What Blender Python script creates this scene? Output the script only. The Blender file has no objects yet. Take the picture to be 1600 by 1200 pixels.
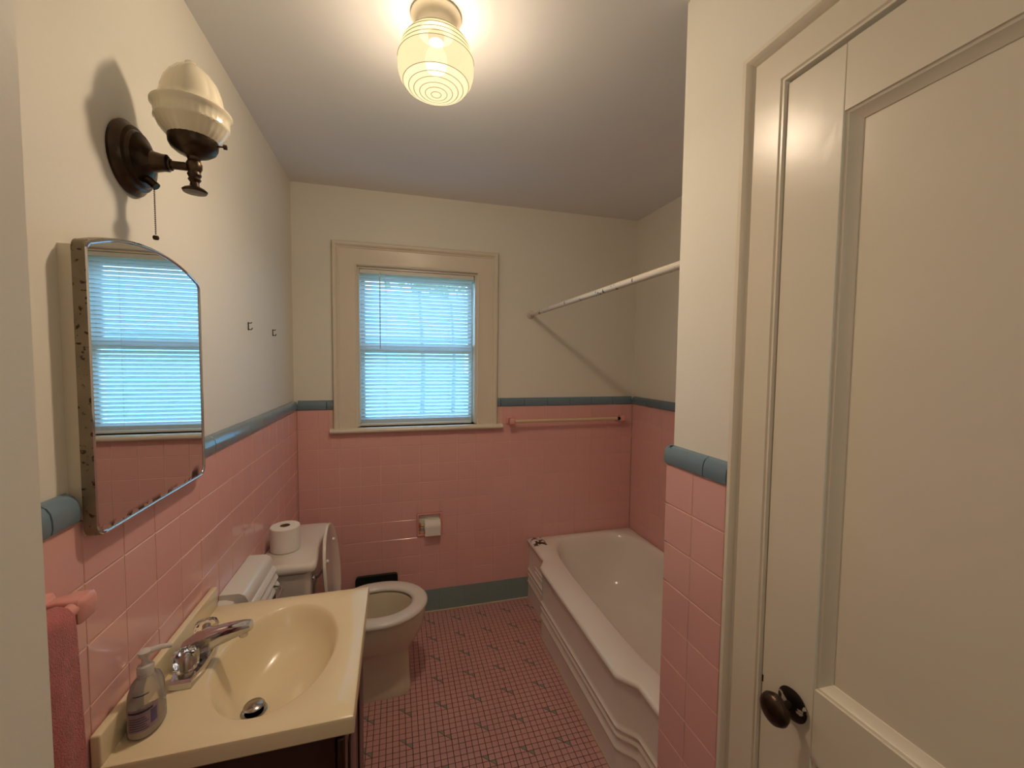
import bpy, bmesh, math, random
from mathutils import Vector, Matrix
random.seed(7)
SC = bpy.context.scene
COL = SC.collection
R = math.radians
PI = math.pi

# ------------------------------------------------------------------ camera
cam_d = bpy.data.cameras.new('camera')
cam = bpy.data.objects.new('camera', cam_d); COL.objects.link(cam)
cam_d.sensor_width = 36.0
cam_d.lens = 651.0 / 1600.0 * 36.0
cam_d.clip_start = 0.02
_y, _t, _r = R(15.674), R(-3.107), R(0.618)
F = Vector((math.sin(_y) * math.cos(_t), math.cos(_y) * math.cos(_t), math.sin(_t)))
RT = Vector((math.cos(_y), -math.sin(_y), 0)); UP = RT.cross(F)
R2 = RT * math.cos(_r) + UP * math.sin(_r); U2 = -RT * math.sin(_r) + UP * math.cos(_r)
m = Matrix((R2, U2, -F)).transposed().to_4x4()
m.translation = Vector((0.5133, -2.471, 1.5131))
cam.matrix_world = m
SC.camera = cam

# ------------------------------------------------------------------ world, exposure
SC.view_settings.view_transform = 'Standard'
SC.view_settings.look = 'None'
SC.view_settings.gamma = 1.0
SC.view_settings.use_curve_mapping = False
SC.view_settings.exposure = 0.12
W = bpy.data.worlds.new('sky'); SC.world = W
W.use_nodes = True
_n = W.node_tree.nodes; _l = W.node_tree.links
_bg = _n['Background']
_tc = _n.new('ShaderNodeTexCoord'); _sp = _n.new('ShaderNodeSeparateXYZ'); _rp = _n.new('ShaderNodeValToRGB')
_l.new(_tc.outputs['Generated'], _sp.inputs[0]); _l.new(_sp.outputs['Z'], _rp.inputs[0]); _l.new(_rp.outputs[0], _bg.inputs[0])
_rp.color_ramp.elements[0].position = 0.0; _rp.color_ramp.elements[0].color = (0.40, 0.73, 1.0, 1)
_rp.color_ramp.elements[1].position = 0.7; _rp.color_ramp.elements[1].color = (0.20, 0.52, 0.95, 1)
_bg.inputs[1].default_value = 9.0

LAMP = Vector((0.625, -1.27, 2.328))
def point(name, loc, col, power, rad):
    d = bpy.data.lights.new(name, 'POINT'); d.color = col; d.energy = power; d.shadow_soft_size = rad
    o = bpy.data.objects.new(name, d); COL.objects.link(o); o.location = loc
    return o
point('ceiling_bulb', LAMP, (1.0, 0.79, 0.58), 40.0, 0.040)
point('added_hall_fill', (0.75, -3.1, 1.9), (1.0, 0.95, 0.94), 2.4, 0.15)  # added fill light behind the camera, no lamp seen there

# ------------------------------------------------------------------ materials
def lin(c):
    c = c / 255.0
    return c / 12.92 if c <= 0.04045 else ((c + 0.055) / 1.055) ** 2.4
def rgb(r, g, b): return (lin(r), lin(g), lin(b), 1)
def mat(name, col, rough=0.5, metal=0.0, coat=0.0, bump=0.0, bscale=60.0, var=0.0, vscale=4.0, rnd=0.0, spec=0.5, trans=0.0, ior=1.45, alpha=1.0, sheen=0.0):
    m = bpy.data.materials.new(name); m.use_nodes = True
    n = m.node_tree.nodes; l = m.node_tree.links; p = n['Principled BSDF']
    p.inputs['Base Color'].default_value = col
    p.inputs['Roughness'].default_value = rough; p.inputs['Metallic'].default_value = metal
    p.inputs['Coat Weight'].default_value = coat; p.inputs['Specular IOR Level'].default_value = spec
    p.inputs['Transmission Weight'].default_value = trans; p.inputs['IOR'].default_value = ior
    p.inputs['Sheen Weight'].default_value = sheen
    p.inputs['Alpha'].default_value = alpha
    tc = n.new('ShaderNodeTexCoord')
    src = None
    if var:
        nz = n.new('ShaderNodeTexNoise'); nz.inputs['Scale'].default_value = vscale; nz.inputs['Detail'].default_value = 5
        l.new(tc.outputs['Object'], nz.inputs['Vector'])
        mr = n.new('ShaderNodeMapRange'); mr.inputs[1].default_value = 0.3; mr.inputs[2].default_value = 0.7
        mr.inputs[3].default_value = 1 - var; mr.inputs[4].default_value = 1 + var
        l.new(nz.outputs[0], mr.inputs[0]); src = mr.outputs[0]
    if rnd:
        oi = n.new('ShaderNodeObjectInfo'); mr = n.new('ShaderNodeMapRange')
        mr.inputs[3].default_value = 1 - rnd; mr.inputs[4].default_value = 1 + rnd
        l.new(oi.outputs['Random'], mr.inputs[0])
        if src:
            mm = n.new('ShaderNodeMath'); mm.operation = 'MULTIPLY'; l.new(src, mm.inputs[0]); l.new(mr.outputs[0], mm.inputs[1]); src = mm.outputs[0]
        else: src = mr.outputs[0]
    if src:
        hs = n.new('ShaderNodeHueSaturation'); hs.inputs['Color'].default_value = col
        l.new(src, hs.inputs['Value']); l.new(hs.outputs[0], p.inputs['Base Color'])
    if bump:
        nb = n.new('ShaderNodeTexNoise'); nb.inputs['Scale'].default_value = bscale; nb.inputs['Detail'].default_value = 4
        l.new(tc.outputs['Object'], nb.inputs['Vector'])
        b = n.new('ShaderNodeBump'); b.inputs['Strength'].default_value = bump; b.inputs['Distance'].default_value = 0.002
        l.new(nb.outputs[0], b.inputs['Height']); l.new(b.outputs[0], p.inputs['Normal'])
    return m
def stained(m, col, scale, lo, hi, axis_box=None, rough=None):
    """mix a second colour in where noise passes a threshold (paint chips, rust), optionally inside an object-space box"""
    n = m.node_tree.nodes; l = m.node_tree.links; p = n['Principled BSDF']
    tc = n.new('ShaderNodeTexCoord'); nz = n.new('ShaderNodeTexNoise'); nz.inputs['Scale'].default_value = scale; nz.inputs['Detail'].default_value = 6
    l.new(tc.outputs['Object'], nz.inputs['Vector'])
    mr = n.new('ShaderNodeMapRange'); mr.inputs[1].default_value = lo; mr.inputs[2].default_value = hi
    l.new(nz.outputs[0], mr.inputs[0]); fac = mr.outputs[0]
    if axis_box:
        sp = n.new('ShaderNodeSeparateXYZ'); l.new(tc.outputs['Object'], sp.inputs[0])
        for ax, (a, b, s) in axis_box.items():
            for val, sg in ((a, 1), (b, -1)):
                q = n.new('ShaderNodeMapRange'); q.inputs[1].default_value = val - s * sg; q.inputs[2].default_value = val + s * sg
                l.new(sp.outputs[ax], q.inputs[0])
                mu = n.new('ShaderNodeMath'); mu.operation = 'MULTIPLY'; l.new(fac, mu.inputs[0]); l.new(q.outputs[0], mu.inputs[1]); fac = mu.outputs[0]
    mx = n.new('ShaderNodeMix'); mx.data_type = 'RGBA'
    l.new(fac, mx.inputs[0])
    cur = p.inputs['Base Color']
    if cur.is_linked: l.new(cur.links[0].from_socket, mx.inputs[6])
    else: mx.inputs[6].default_value = cur.default_value
    mx.inputs[7].default_value = col
    l.new(mx.outputs[2], p.inputs['Base Color'])
    return m

M = {}
M['wall'] = mat('cream_wall_paint', rgb(231, 226, 212), 0.55, bump=0.15, bscale=90, var=0.02, vscale=2)
M['ceiling'] = mat('ceiling_paint', rgb(236, 234, 232), 0.7, bump=0.1, bscale=60, var=0.02, vscale=2)
M['trim'] = mat('cream_gloss_trim', rgb(224, 214, 194), 0.28, bump=0.25, bscale=25, var=0.02)
M['sash'] = mat('sash_paint', rgb(215, 215, 205), 0.35)
M['pink'] = mat('pink_glazed_tile', rgb(229, 176, 170), 0.13, coat=0.3, bump=0.05, bscale=12, rnd=0.014, var=0.02, vscale=9)
M['teal'] = mat('teal_glazed_tile', rgb(132, 152, 150), 0.15, coat=0.3, rnd=0.03, var=0.03, vscale=9)
M['pink2'] = mat('pink_porcelain', rgb(224, 158, 150), 0.12, coat=0.4)
M['blue'] = mat('blue_glazed_tile', rgb(110, 132, 146), 0.15, coat=0.3, bump=0.05, bscale=12, rnd=0.06, var=0.04, vscale=9)
M['grout'] = mat('pale_pink_grout', rgb(224, 186, 170), 0.9, var=0.12, vscale=3)
M['caulk'] = mat('caulk', rgb(200, 180, 155), 0.6, var=0.1, vscale=12)
M['floor_grout'] = mat('dark_floor_grout', rgb(56, 30, 28), 0.85, var=0.15, vscale=6)
M['floor_pink'] = mat('pink_mosaic', rgb(202, 152, 146), 0.32, coat=0.35, rnd=0.04, var=0.05, vscale=5, bump=0.1, bscale=30)
M['floor_green'] = mat('grey_green_mosaic', rgb(146, 146, 134), 0.22, coat=0.25)
M['hall_floor'] = mat('brown_wood_floor', rgb(120, 80, 50), 0.4, var=0.2, vscale=8)
M['china'] = mat('white_porcelain', rgb(226, 218, 206), 0.1, coat=0.5)
M['bone'] = mat('bone_porcelain', rgb(214, 200, 174), 0.12, coat=0.5)
M['seat'] = mat('white_plastic_seat', rgb(222, 214, 202), 0.18, coat=0.3)
M['tub'] = mat('white_tub_enamel', rgb(240, 232, 222), 0.16, coat=0.4, var=0.02, vscale=3)
M['marble'] = mat('cultured_marble', rgb(234, 216, 178), 0.22, coat=0.3, var=0.02, vscale=6)
M['wood'] = mat('dark_cherry_wood', rgb(50, 20, 14), 0.3, coat=0.2, var=0.3, vscale=14)
M['chrome'] = mat('chrome', (0.62, 0.62, 0.64, 1), 0.08, metal=1.0)
M['dull_chrome'] = mat('worn_chrome', (0.42, 0.38, 0.35, 1), 0.22, metal=1.0, var=0.3, vscale=30)
M['mirror'] = mat('mirror_glass', (0.82, 0.84, 0.82, 1), 0.012, metal=1.0)
stained(M['mirror'], (0.05, 0.035, 0.025, 1), 34, 0.53, 0.56, {'Z': (-0.5, 0.013, 0.005)})
stained(M['mirror'], (0.05, 0.035, 0.025, 1), 30, 0.47, 0.50, {'Z': (-0.5, 0.030, 0.008), 'Y': (0.135, 0.175, 0.008)})
M['rust'] = mat('rusty_cream_metal', rgb(140, 126, 104), 0.45, metal=0.3, var=0.2, vscale=20, bump=0.4, bscale=80)
stained(M['rust'], rgb(62, 42, 30), 110, 0.60, 0.66)
M['dark_socket'] = mat('dark_socket', rgb(60, 46, 34), 0.7)
M['brass'] = mat('aged_dark_brass', rgb(72, 58, 46), 0.34, metal=0.85, var=0.45, vscale=26, bump=0.3, bscale=120)
M['milk'] = mat('milk_glass', rgb(236, 226, 200), 0.22, coat=0.4)
M['milk'].node_tree.nodes['Principled BSDF'].inputs['Subsurface Weight'].default_value = 0.3
M['milk'].node_tree.nodes['Principled BSDF'].inputs['Subsurface Radius'].default_value = (0.02, 0.017, 0.012)
M['heater'] = mat('white_enamel', rgb(226, 222, 214), 0.16, coat=0.4)
M['black'] = mat('black_enamel', rgb(14, 14, 15), 0.25)
M['darkgreen'] = mat('dark_green_plastic', rgb(20, 34, 28), 0.35)
M['rod'] = mat('white_painted_rod', rgb(218, 208, 192), 0.3, bump=0.3, bscale=60)
stained(M['rod'], rgb(50, 42, 34), 38, 0.63, 0.65)
M['barplastic'] = mat('cream_bar', rgb(222, 196, 160), 0.3)
M['paper'] = mat('white_paper', rgb(236, 230, 222), 0.95, bump=0.3, bscale=160)
M['card'] = mat('cardboard', rgb(120, 92, 66), 0.9)
M['gold'] = mat('worn_brass', rgb(200, 150, 90), 0.25, metal=0.9)
M['towel'] = mat('dusty_rose_terry', rgb(182, 100, 98), 0.95, bump=1.0, bscale=420, var=0.16, vscale=60, sheen=0.3)
M['siding'] = mat('pale_siding', rgb(180, 205, 220), 0.7, var=0.05)
M['lawn'] = mat('lawn', rgb(90, 130, 80), 0.9, var=0.3, vscale=3)
M['bark'] = mat('bark', rgb(122, 124, 126), 0.9, var=0.3, vscale=12)
M['leaf'] = mat('sunlit_leaves', rgb(170, 190, 110), 0.6, var=0.3, vscale=8)
M['white_paint'] = mat('white_paint', rgb(245, 245, 240), 0.6)
M['darkpane'] = mat('dark_pane', rgb(40, 50, 60), 0.1)
M['soap'] = mat('milky_soap', rgb(228, 214, 196), 0.3)
M['label'] = mat('lavender_label', rgb(150, 128, 142), 0.4, var=0.12, vscale=60)
M['label2'] = mat('violet_label_patch', rgb(92, 76, 120), 0.4)
M['ink'] = mat('dark_print', rgb(60, 46, 64), 0.5)
M['hole'] = mat('dark_void', rgb(10, 9, 8), 0.9)

def thin_glass(name, col, tr, rough=0.02):
    m = bpy.data.materials.new(name); m.use_nodes = True
    n = m.node_tree.nodes; l = m.node_tree.links; n.remove(n['Principled BSDF'])
    t = n.new('ShaderNodeBsdfTransparent'); t.inputs[0].default_value = col
    g = n.new('ShaderNodeBsdfGlossy'); g.inputs['Roughness'].default_value = rough
    fr = n.new('ShaderNodeFresnel'); fr.inputs[0].default_value = 1.45
    mx = n.new('ShaderNodeMixShader'); l.new(fr.outputs[0], mx.inputs[0]); l.new(t.outputs[0], mx.inputs[1]); l.new(g.outputs[0], mx.inputs[2])
    out = n['Material Output']
    if tr < 1:
        d = n.new('ShaderNodeBsdfDiffuse'); d.inputs[0].default_value = (0.8, 0.76, 0.72, 1)
        m2 = n.new('ShaderNodeMixShader'); m2.inputs[0].default_value = 1 - tr
        l.new(mx.outputs[0], m2.inputs[1]); l.new(d.outputs[0], m2.inputs[2]); l.new(m2.outputs[0], out.inputs[0])
    else: l.new(mx.outputs[0], out.inputs[0])
    return m
M['glass'] = thin_glass('window_glass', (0.93, 0.96, 0.97, 1), 1.0)
M['bottle'] = thin_glass('clear_soft_plastic', (0.97, 0.95, 0.94, 1), 0.80, 0.12)
M['acrylic'] = mat('clear_acrylic', (1, 1, 1, 1), 0.03, trans=1.0, ior=1.33)
# translucent vinyl slat
def translucent(name, col, fac):
    m = bpy.data.materials.new(name); m.use_nodes = True
    n = m.node_tree.nodes; l = m.node_tree.links; p = n['Principled BSDF']
    p.inputs['Base Color'].default_value = col; p.inputs['Roughness'].default_value = 0.35
    t = n.new('ShaderNodeBsdfTranslucent'); t.inputs[0].default_value = col
    mx = n.new('ShaderNodeMixShader'); mx.inputs[0].default_value = fac
    l.new(p.outputs[0], mx.inputs[1]); l.new(t.outputs[0], mx.inputs[2]); l.new(mx.outputs[0], n['Material Output'].inputs[0])
    return m
M['slat'] = translucent('translucent_vinyl', (0.80, 0.84, 0.84, 1), 0.42)
# lit opal glass: light from the bulb passes, the glass itself glows
def lit_glass(name, emit, strength, tr):
    m = bpy.data.materials.new(name); m.use_nodes = True
    n = m.node_tree.nodes; l = m.node_tree.links; n.remove(n['Principled BSDF'])
    t = n.new('ShaderNodeBsdfTransparent'); t.inputs[0].default_value = (1, 1, 1, 1)
    tl = n.new('ShaderNodeBsdfTranslucent'); tl.inputs[0].default_value = (0.0045, 0.0038, 0.0022, 1)
    e = n.new('ShaderNodeEmission'); e.inputs[0].default_value = emit; e.inputs[1].default_value = strength
    a = n.new('ShaderNodeAddShader'); l.new(tl.outputs[0], a.inputs[0]); l.new(e.outputs[0], a.inputs[1])
    mx = n.new('ShaderNodeMixShader'); mx.inputs[0].default_value = 1 - tr
    l.new(t.outputs[0], mx.inputs[1]); l.new(a.outputs[0], mx.inputs[2]); l.new(mx.outputs[0], n['Material Output'].inputs[0])
    return m
M['opal'] = lit_glass('lit_opal_glass', (1.0, 0.83, 0.45, 1), 0.72, 0.38)
M['opal_band'] = lit_glass('lit_painted_band', (1.0, 0.76, 0.44, 1), 0.86, 0.21)
M['opal_rib'] = lit_glass('lit_opal_ribs', (1.0, 0.83, 0.45, 1), 0.92, 0.17)
M['opal_bottom'] = lit_glass('lit_opal_bottom', (1.0, 0.83, 0.48, 1), 1.6, 0.66)
M['opal_top'] = lit_glass('lit_opal_glass_shoulder', (1.0, 0.80, 0.43, 1), 0.85, 0.08)
M['opal_line'] = lit_glass('lit_brown_line', (0.6, 0.38, 0.14, 1), 0.25, 0.2)

# ------------------------------------------------------------------ mesh helpers
class MB:
    def __init__(s): s.v = []; s.f = []
    def add(s, vs, fs):
        o = len(s.v); s.v += [tuple(v) for v in vs]; s.f += [tuple(i + o for i in f) for f in fs]; return s
    def box(s, x0, x1, y0, y1, z0, z1):
        vs = [(x, y, z) for x in (x0, x1) for y in (y0, y1) for z in (z0, z1)]
        return s.add(vs, [(0, 1, 3, 2), (4, 6, 7, 5), (0, 4, 5, 1), (2, 3, 7, 6), (0, 2, 6, 4), (1, 5, 7, 3)])
    def rbox(s, x0, x1, y0, y1, z0, z1, r=0.005, seg=3):
        bm = bmesh.new(); bmesh.ops.create_cube(bm, size=1)
        for v in bm.verts:
            v.co = Vector(((x0 + x1) / 2 + v.co.x * (x1 - x0), (y0 + y1) / 2 + v.co.y * (y1 - y0), (z0 + z1) / 2 + v.co.z * (z1 - z0)))
        bmesh.ops.bevel(bm, geom=bm.edges[:], offset=min(r, 0.49 * min(abs(x1 - x0), abs(y1 - y0), abs(z1 - z0))), segments=seg, affect='EDGES', profile=0.5)
        bm.verts.index_update()
        s.add([v.co[:] for v in bm.verts], [[v.index for v in f.verts] for f in bm.faces]); bm.free(); return s
    def rings(s, rs, cap0=True, cap1=True, closed=False):
        n = len(rs[0]); vs = [p for r in rs for p in r]; fs = []
        K = len(rs)
        for k in range(K - 1 + (1 if closed else 0)):
            a = k * n; b = ((k + 1) % K) * n
            for i in range(n):
                j = (i + 1) % n; fs.append((a + i, a + j, b + j, b + i))
        if not closed:
            if cap0: fs.append(tuple(range(n))[::-1])
            if cap1: fs.append(tuple((K - 1) * n + i for i in range(n)))
        return s.add(vs, fs)
    def lathe(s, prof, c=(0, 0, 0), n=32, axis='z', flute=None, cap0=True, cap1=True):
        """prof: list of (r, h)"""
        rs = []
        for r, h in prof:
            ring = []
            for i in range(n):
                a = 2 * PI * i / n
                rr = r if flute is None else r * flute(a, h)
                u, w = rr * math.cos(a), rr * math.sin(a)
                if axis == 'z': p = (c[0] + u, c[1] + w, c[2] + h)
                elif axis == 'x': p = (c[0] + h, c[1] + u, c[2] + w)
                elif axis == '-x': p = (c[0] - h, c[1] - u, c[2] + w)
                else: p = (c[0] + w, c[1] + h, c[2] + u)
                ring.append(p)
            rs.append(ring)
        return s.rings(rs, cap0, cap1)
    def tube(s, pts, r, n=10, caps=True):
        pts = [Vector(p) for p in pts]
        rr = r if isinstance(r, (list, tuple)) else [r] * len(pts)
        rs = []; prev = None
        for i, p in enumerate(pts):
            d = (pts[min(i + 1, len(pts) - 1)] - pts[max(i - 1, 0)]).normalized()
            up = Vector((0, 0, 1)) if abs(d.z) < 0.95 else Vector((0, 1, 0))
            a = d.cross(up).normalized() if prev is None else (prev - d * prev.dot(d)).normalized()
            prev = a; b = d.cross(a)
            rs.append([p + (a * math.cos(2 * PI * k / n) + b * math.sin(2 * PI * k / n)) * rr[i] for k in range(n)])
        return s.rings(rs, caps, caps)
    def prism(s, poly, h0, h1, axis='z'):
        def P(a, b, h): return (a, b, h) if axis == 'z' else ((h, a, b) if axis == 'x' else (a, h, b))
        return s.rings([[P(a, b, h0) for a, b in poly], [P(a, b, h1) for a, b in poly]])
def origin_of(p):
    o = Vector((0, 0, 0))
    while p is not None: o += p.location; p = p.parent
    return o
def obj(name, mb, material, parent=None, smooth=None, origin=None, label=None, kind=None, fixn=True):
    o0 = origin_of(parent) if parent else Vector(origin or (0, 0, 0))
    me = bpy.data.meshes.new(name)
    me.from_pydata([(v[0] - o0.x, v[1] - o0.y, v[2] - o0.z) for v in mb.v], [], mb.f)
    if fixn:
        bm = bmesh.new(); bm.from_mesh(me); bmesh.ops.recalc_face_normals(bm, faces=bm.faces); bm.to_mesh(me); bm.free()
    me.materials.append(M[material])
    if smooth:
        me.polygons.foreach_set('use_smooth', [True] * len(me.polygons)); me.set_sharp_from_angle(angle=R(smooth))
    ob = bpy.data.objects.new(name, me); COL.objects.link(ob)
    if parent: ob.parent = parent
    else: ob.location = o0
    if label: ob['label'] = label
    if kind: ob['kind'] = kind
    return ob
def tag(o, label, cat, group=None):
    o['label'] = label; o['category'] = cat
    if group: o['group'] = group
    return o
def thing(name, label, cat, loc, group=None):
    o = bpy.data.objects.new(name, None); COL.objects.link(o); o.location = loc; o.empty_display_size = 0.05
    return tag(o, label, cat, group)
def superel(cx, cy, a, b, e, n, z, rot=0.0):
    out = []
    for i in range(n):
        t = 2 * PI * i / n + rot
        c, s_ = math.cos(t), math.sin(t)
        out.append((cx + a * math.copysign(abs(c) ** (2 / e), c), cy + b * math.copysign(abs(s_) ** (2 / e), s_), z))
    return out
def rrect(x0, x1, y0, y1, r, seg=5):
    out = []
    for cx, cy, a0 in ((x1 - r, y1 - r, 0), (x0 + r, y1 - r, 90), (x0 + r, y0 + r, 180), (x1 - r, y0 + r, 270)):
        for k in range(seg + 1):
            a = R(a0 + 90 * k / seg); out.append((cx + r * math.cos(a), cy + r * math.sin(a)))
    return out

# ------------------------------------------------------------------ structure
P = 0.1095; ZB = 0.1395; ZT = ZB + 10 * P        # tile pitch, top of blue base, top of pink field
CAPH = 0.052
H = 2.449
XL = -0.016; YB = 0.013                          # painted faces of left and back walls (tile faces are at 0)
XR = 2.05                                        # alcove wall tile face
XN = 1.238; XNP = 1.252                          # near right wall: tile face, painted face
YA = -1.485                                      # alcove end
YF = -2.05; XJ = 0.237                           # jamb of the passage where the camera stands
YH = -3.4
WX0, WX1, WZ0, WZ1 = 0.31, 0.986, 1.135, 2.032   # window opening

def struct(name, mb, m, parent=None, smooth=None): return obj(name, mb, m, parent, smooth, kind='structure')
T = 0.16
wall_left = struct('wall_left', MB().box(XL - T, XL, YF - 0.0, YB + T, -0.05, H), 'wall')
b = MB()
b.box(XL, WX0, YB, YB + T, -0.05, H).box(WX1, XR + T, YB, YB + T, -0.05, H).box(WX0, WX1, YB, YB + T, WZ1, H).box(WX0, WX1, YB, YB + T, -0.05, WZ0)
wall_back = struct('wall_back', b, 'wall')
wall_alcove = struct('wall_alcove', MB().box(XR + 0.012, XR + T, YA, YB, -0.05, H), 'wall')
DY0, DY1, DZ = -1.812, -2.50, 2.056              # door opening
b = MB()
b.box(XNP, XNP + 0.12, DY0, YA - 0.012, -0.05, H).box(XNP, XNP + 0.12, DY1, DY0, DZ, H).box(XNP, XNP + 0.12, YH, DY1, -0.05, H)
b.box(XNP + 0.12, XR + T, YA - 0.12, YA - 0.012, -0.05, H)
wall_right = struct('wall_right', b, 'wall')
wall_front = struct('wall_front', MB().box(XL - T, XJ, YH, YF, -0.05, H), 'wall')
wall_hall = struct('wall_hall', MB().box(XJ, XNP, YH - 0.1, YH, -0.05, H), 'wall')
ceiling = struct('ceiling', MB().box(XL - T, XR + T, YH - 0.1, YB + T, H, H + 0.1), 'ceiling')
FTX = 1.40; FY = -2.10
floor = struct('floor', MB().box(0 - 0.02, FTX, FY, YB, -0.05, -0.0012), 'floor_grout')
struct('floor_slab', MB().box(FTX, XR + T, YA - 0.02, YB, -0.05, -0.0012).box(XJ, XNP, YH, FY, -0.05, 0.0), 'hall_floor')
bpy.data.objects['floor_slab'].name = 'floor_2'

# --- tiles
tile_cache = {}
def tile_mesh(w, h, t, mname, bev):
    key = (round(w, 4), round(h, 4), round(t, 4), mname)
    if key in tile_cache: return tile_cache[key]
    q = []
    for ins, z in ((0, 0), (0, t - bev * 0.4), (bev * 0.5, t)):
        q.append([(ins, ins, z), (w - ins, ins, z), (w - ins, h - ins, z), (ins, h - ins, z)])
    mb = MB().rings(q, cap0=False, cap1=True)
    me = bpy.data.meshes.new('tile'); me.from_pydata(mb.v, [], mb.f); me.materials.append(M[mname])
    tile_cache[key] = me; return me
def subtract(rects, hole):
    out = []; hx0, hx1, hy0, hy1 = hole
    for (x0, x1, y0, y1) in rects:
        if x1 <= hx0 or x0 >= hx1 or y1 <= hy0 or y0 >= hy1: out.append((x0, x1, y0, y1)); continue
        if x0 < hx0: out.append((x0, hx0, y0, y1))
        if x1 > hx1: out.append((hx1, x1, y0, y1))
        a, c = max(x0, hx0), min(x1, hx1)
        if y0 < hy0: out.append((a, c, y0, hy0))
        if y1 > hy1: out.append((a, c, hy1, y1))
    return out
GAP = 0.0027; TH = 0.0022
def place_tile(parent, frame, u0, u1, v0, v1, mname, name='tile', t=TH):
    w, h = u1 - u0 - GAP, v1 - v0 - GAP
    if w < 0.006 or h < 0.006: return
    me = tile_mesh(w, h, t, mname, 0.0022)
    o = bpy.data.objects.new(name, me); COL.objects.link(o)
    org, U, V, N = frame
    mm = Matrix((U, V, N)).transposed().to_4x4()
    jit = random.uniform(-0.0004, 0.0004)
    mm.translation = org + U * (u0 + GAP / 2) + V * (v0 + GAP / 2) + N * (-t + jit)
    rot = Matrix.Rotation(random.uniform(-0.002, 0.002), 4, 'X') @ Matrix.Rotation(random.uniform(-0.002, 0.002), 4, 'Y')
    o.matrix_local = mm @ rot
    o.parent = parent
def field(parent, frame, u0, u1, v0, v1, uoff, holes=(), mname='pink'):
    k = math.floor((u0 - uoff) / P) - 1
    while uoff + k * P < u1:
        a, c = max(u0, uoff + k * P), min(u1, uoff + (k + 1) * P); k += 1
        if c - a < 0.008: continue
        j = 0
        while ZB + j * P < v1 - 1e-6:
            lo, hi = max(v0, ZB + j * P), min(v1, ZB + (j + 1) * P); j += 1
            if hi - lo < 0.008: continue
            rs = [(a, c, lo, hi)]
            for hl in holes: rs = subtract(rs, hl)
            for r_ in rs: place_tile(parent, frame, *r_, mname)
X_, Y_, Z_ = Vector((1, 0, 0)), Vector((0, 1, 0)), Vector((0, 0, 1))
FB = (Vector((0, 0, 0)), X_, Z_, -Y_)            # back wall: u = x
FL = (Vector((0, 0, 0)), -Y_, Z_, X_)            # left wall: u = -y   (mirrored frame handled below)
FA = (Vector((XR, 0, 0)), -Y_, Z_, -X_)
FN = (Vector((XN, 0, 0)), -Y_, Z_, -X_)
FL = (Vector((0, 0, 0)), Y_, Z_, X_)             # u = y (negative values)
TP = (0.631, 0.781, 0.472, 0.611)                # recessed paper holder
grb = -TH + 0.0008
# grout beds
def bed(parent, mb): return obj('grout_bed', mb, 'grout', parent)
g = MB()
for (x0, x1, z0, z1) in subtract(subtract([(0, XR, 0, ZT)], (0.19, 1.105, 1.11, 3)), TP): g.box(x0, x1, -grb * -1 if False else 0.0014, YB, z0, z1)
bed(wall_back, g)
bed(wall_left, MB().box(XL, -0.0014, YF, 0, 0, ZT))
bed(wall_alcove, MB().box(XR + 0.0014, XR + 0.013, YA, 0, 0, ZT))
bed(wall_right, MB().box(XN + 0.0014, XNP, -1.702, YA, 0, ZT).box(XN + 0.0014, XR, YA - 0.013, YA - 0.0014, 0, ZT))
field(wall_back, FB, 0.0, XR, ZB, ZT, 0.652, holes=[(0.165, 1.145, 1.102, 3), TP])
field(wall_left, FL, YF, 0.0, ZB, ZT, -7.682 * P)
field(wall_alcove, (Vector((XR, 0, 0)), -Y_, Z_, -X_), 0.0, -YA, 0.36, ZT, 0.0)
field(wall_right, (Vector((XN, 0, 0)), -Y_, Z_, -X_), -YA, 1.704, ZB, ZT, -YA)
field(wall_right, (Vector((0, YA, 0)), -X_, Z_, Y_), -XR, -XN, 0.36, ZT, -XN)

# blue cap (bullnose) and base tiles
def cap_mesh(w, end=None):
    prof = [(0, -0.012), (0, 0.0), (0.003, 0.0045), (0.012, 0.0065), (0.024, 0.0062), (0.036, 0.0042), (0.045, -0.001), (0.050, -0.008), (0.052, -0.014)]
    rs = []
    for u in (0, 0.0008, w - 0.0008, w):
        k = 1 if 0 < u < w else 0.86
        rs.append([(u, a, (n + 0.012) * k - 0.012) for a, n in prof])
    vs = [p for r in rs for p in r]; n = len(prof); fs = []
    for i in range(3):
        for j in range(n - 1): fs.append((i * n + j, (i + 1) * n + j, (i + 1) * n + j + 1, i * n + j + 1))
    fs.append(tuple(range(n))); fs.append(tuple(3 * n + j for j in range(n))[::-1])
    me = bpy.data.meshes.new('cap_tile'); me.from_pydata(vs, [], fs); me.materials.append(M['blue'])
    bm = bmesh.new(); bm.from_mesh(me); bmesh.ops.recalc_face_normals(bm, faces=bm.faces); bm.to_mesh(me); bm.free()
    me.polygons.foreach_set('use_smooth', [True] * len(me.polygons)); me.set_sharp_from_angle(angle=R(28))
    return me
def cap_row(parent, frame, u0, u1, start, L=0.1525):
    org, U, V, N = frame; u = start
    while u > u0: u -= L
    while u < u1:
        a, c = max(u, u0), min(u + L, u1); u += L
        if c - a < 0.01: continue
        o = bpy.data.objects.new('cap_tile', cap_mesh(c - a - 0.002)); COL.objects.link(o)
        mm = Matrix((U, V, N)).transposed().to_4x4(); mm.translation = org + U * (a + 0.001) + V * (ZT + 0.001)
        o.matrix_local = mm; o.parent = parent
cap_row(wall_back, FB, 0.004, 0.185, 0.15)
cap_row(wall_back, FB, 1.112, XR - 0.004, 1.135)
cap_row(wall_left, FL, -1.186, -0.004, -0.004 - 0.1525)
cap_row(wall_left, FL, YF, -1.618, -1.679)
cap_row(wall_alcove, (Vector((XR, 0, 0)), -Y_, Z_, -X_), 0.004, -YA, 0.004)
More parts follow.
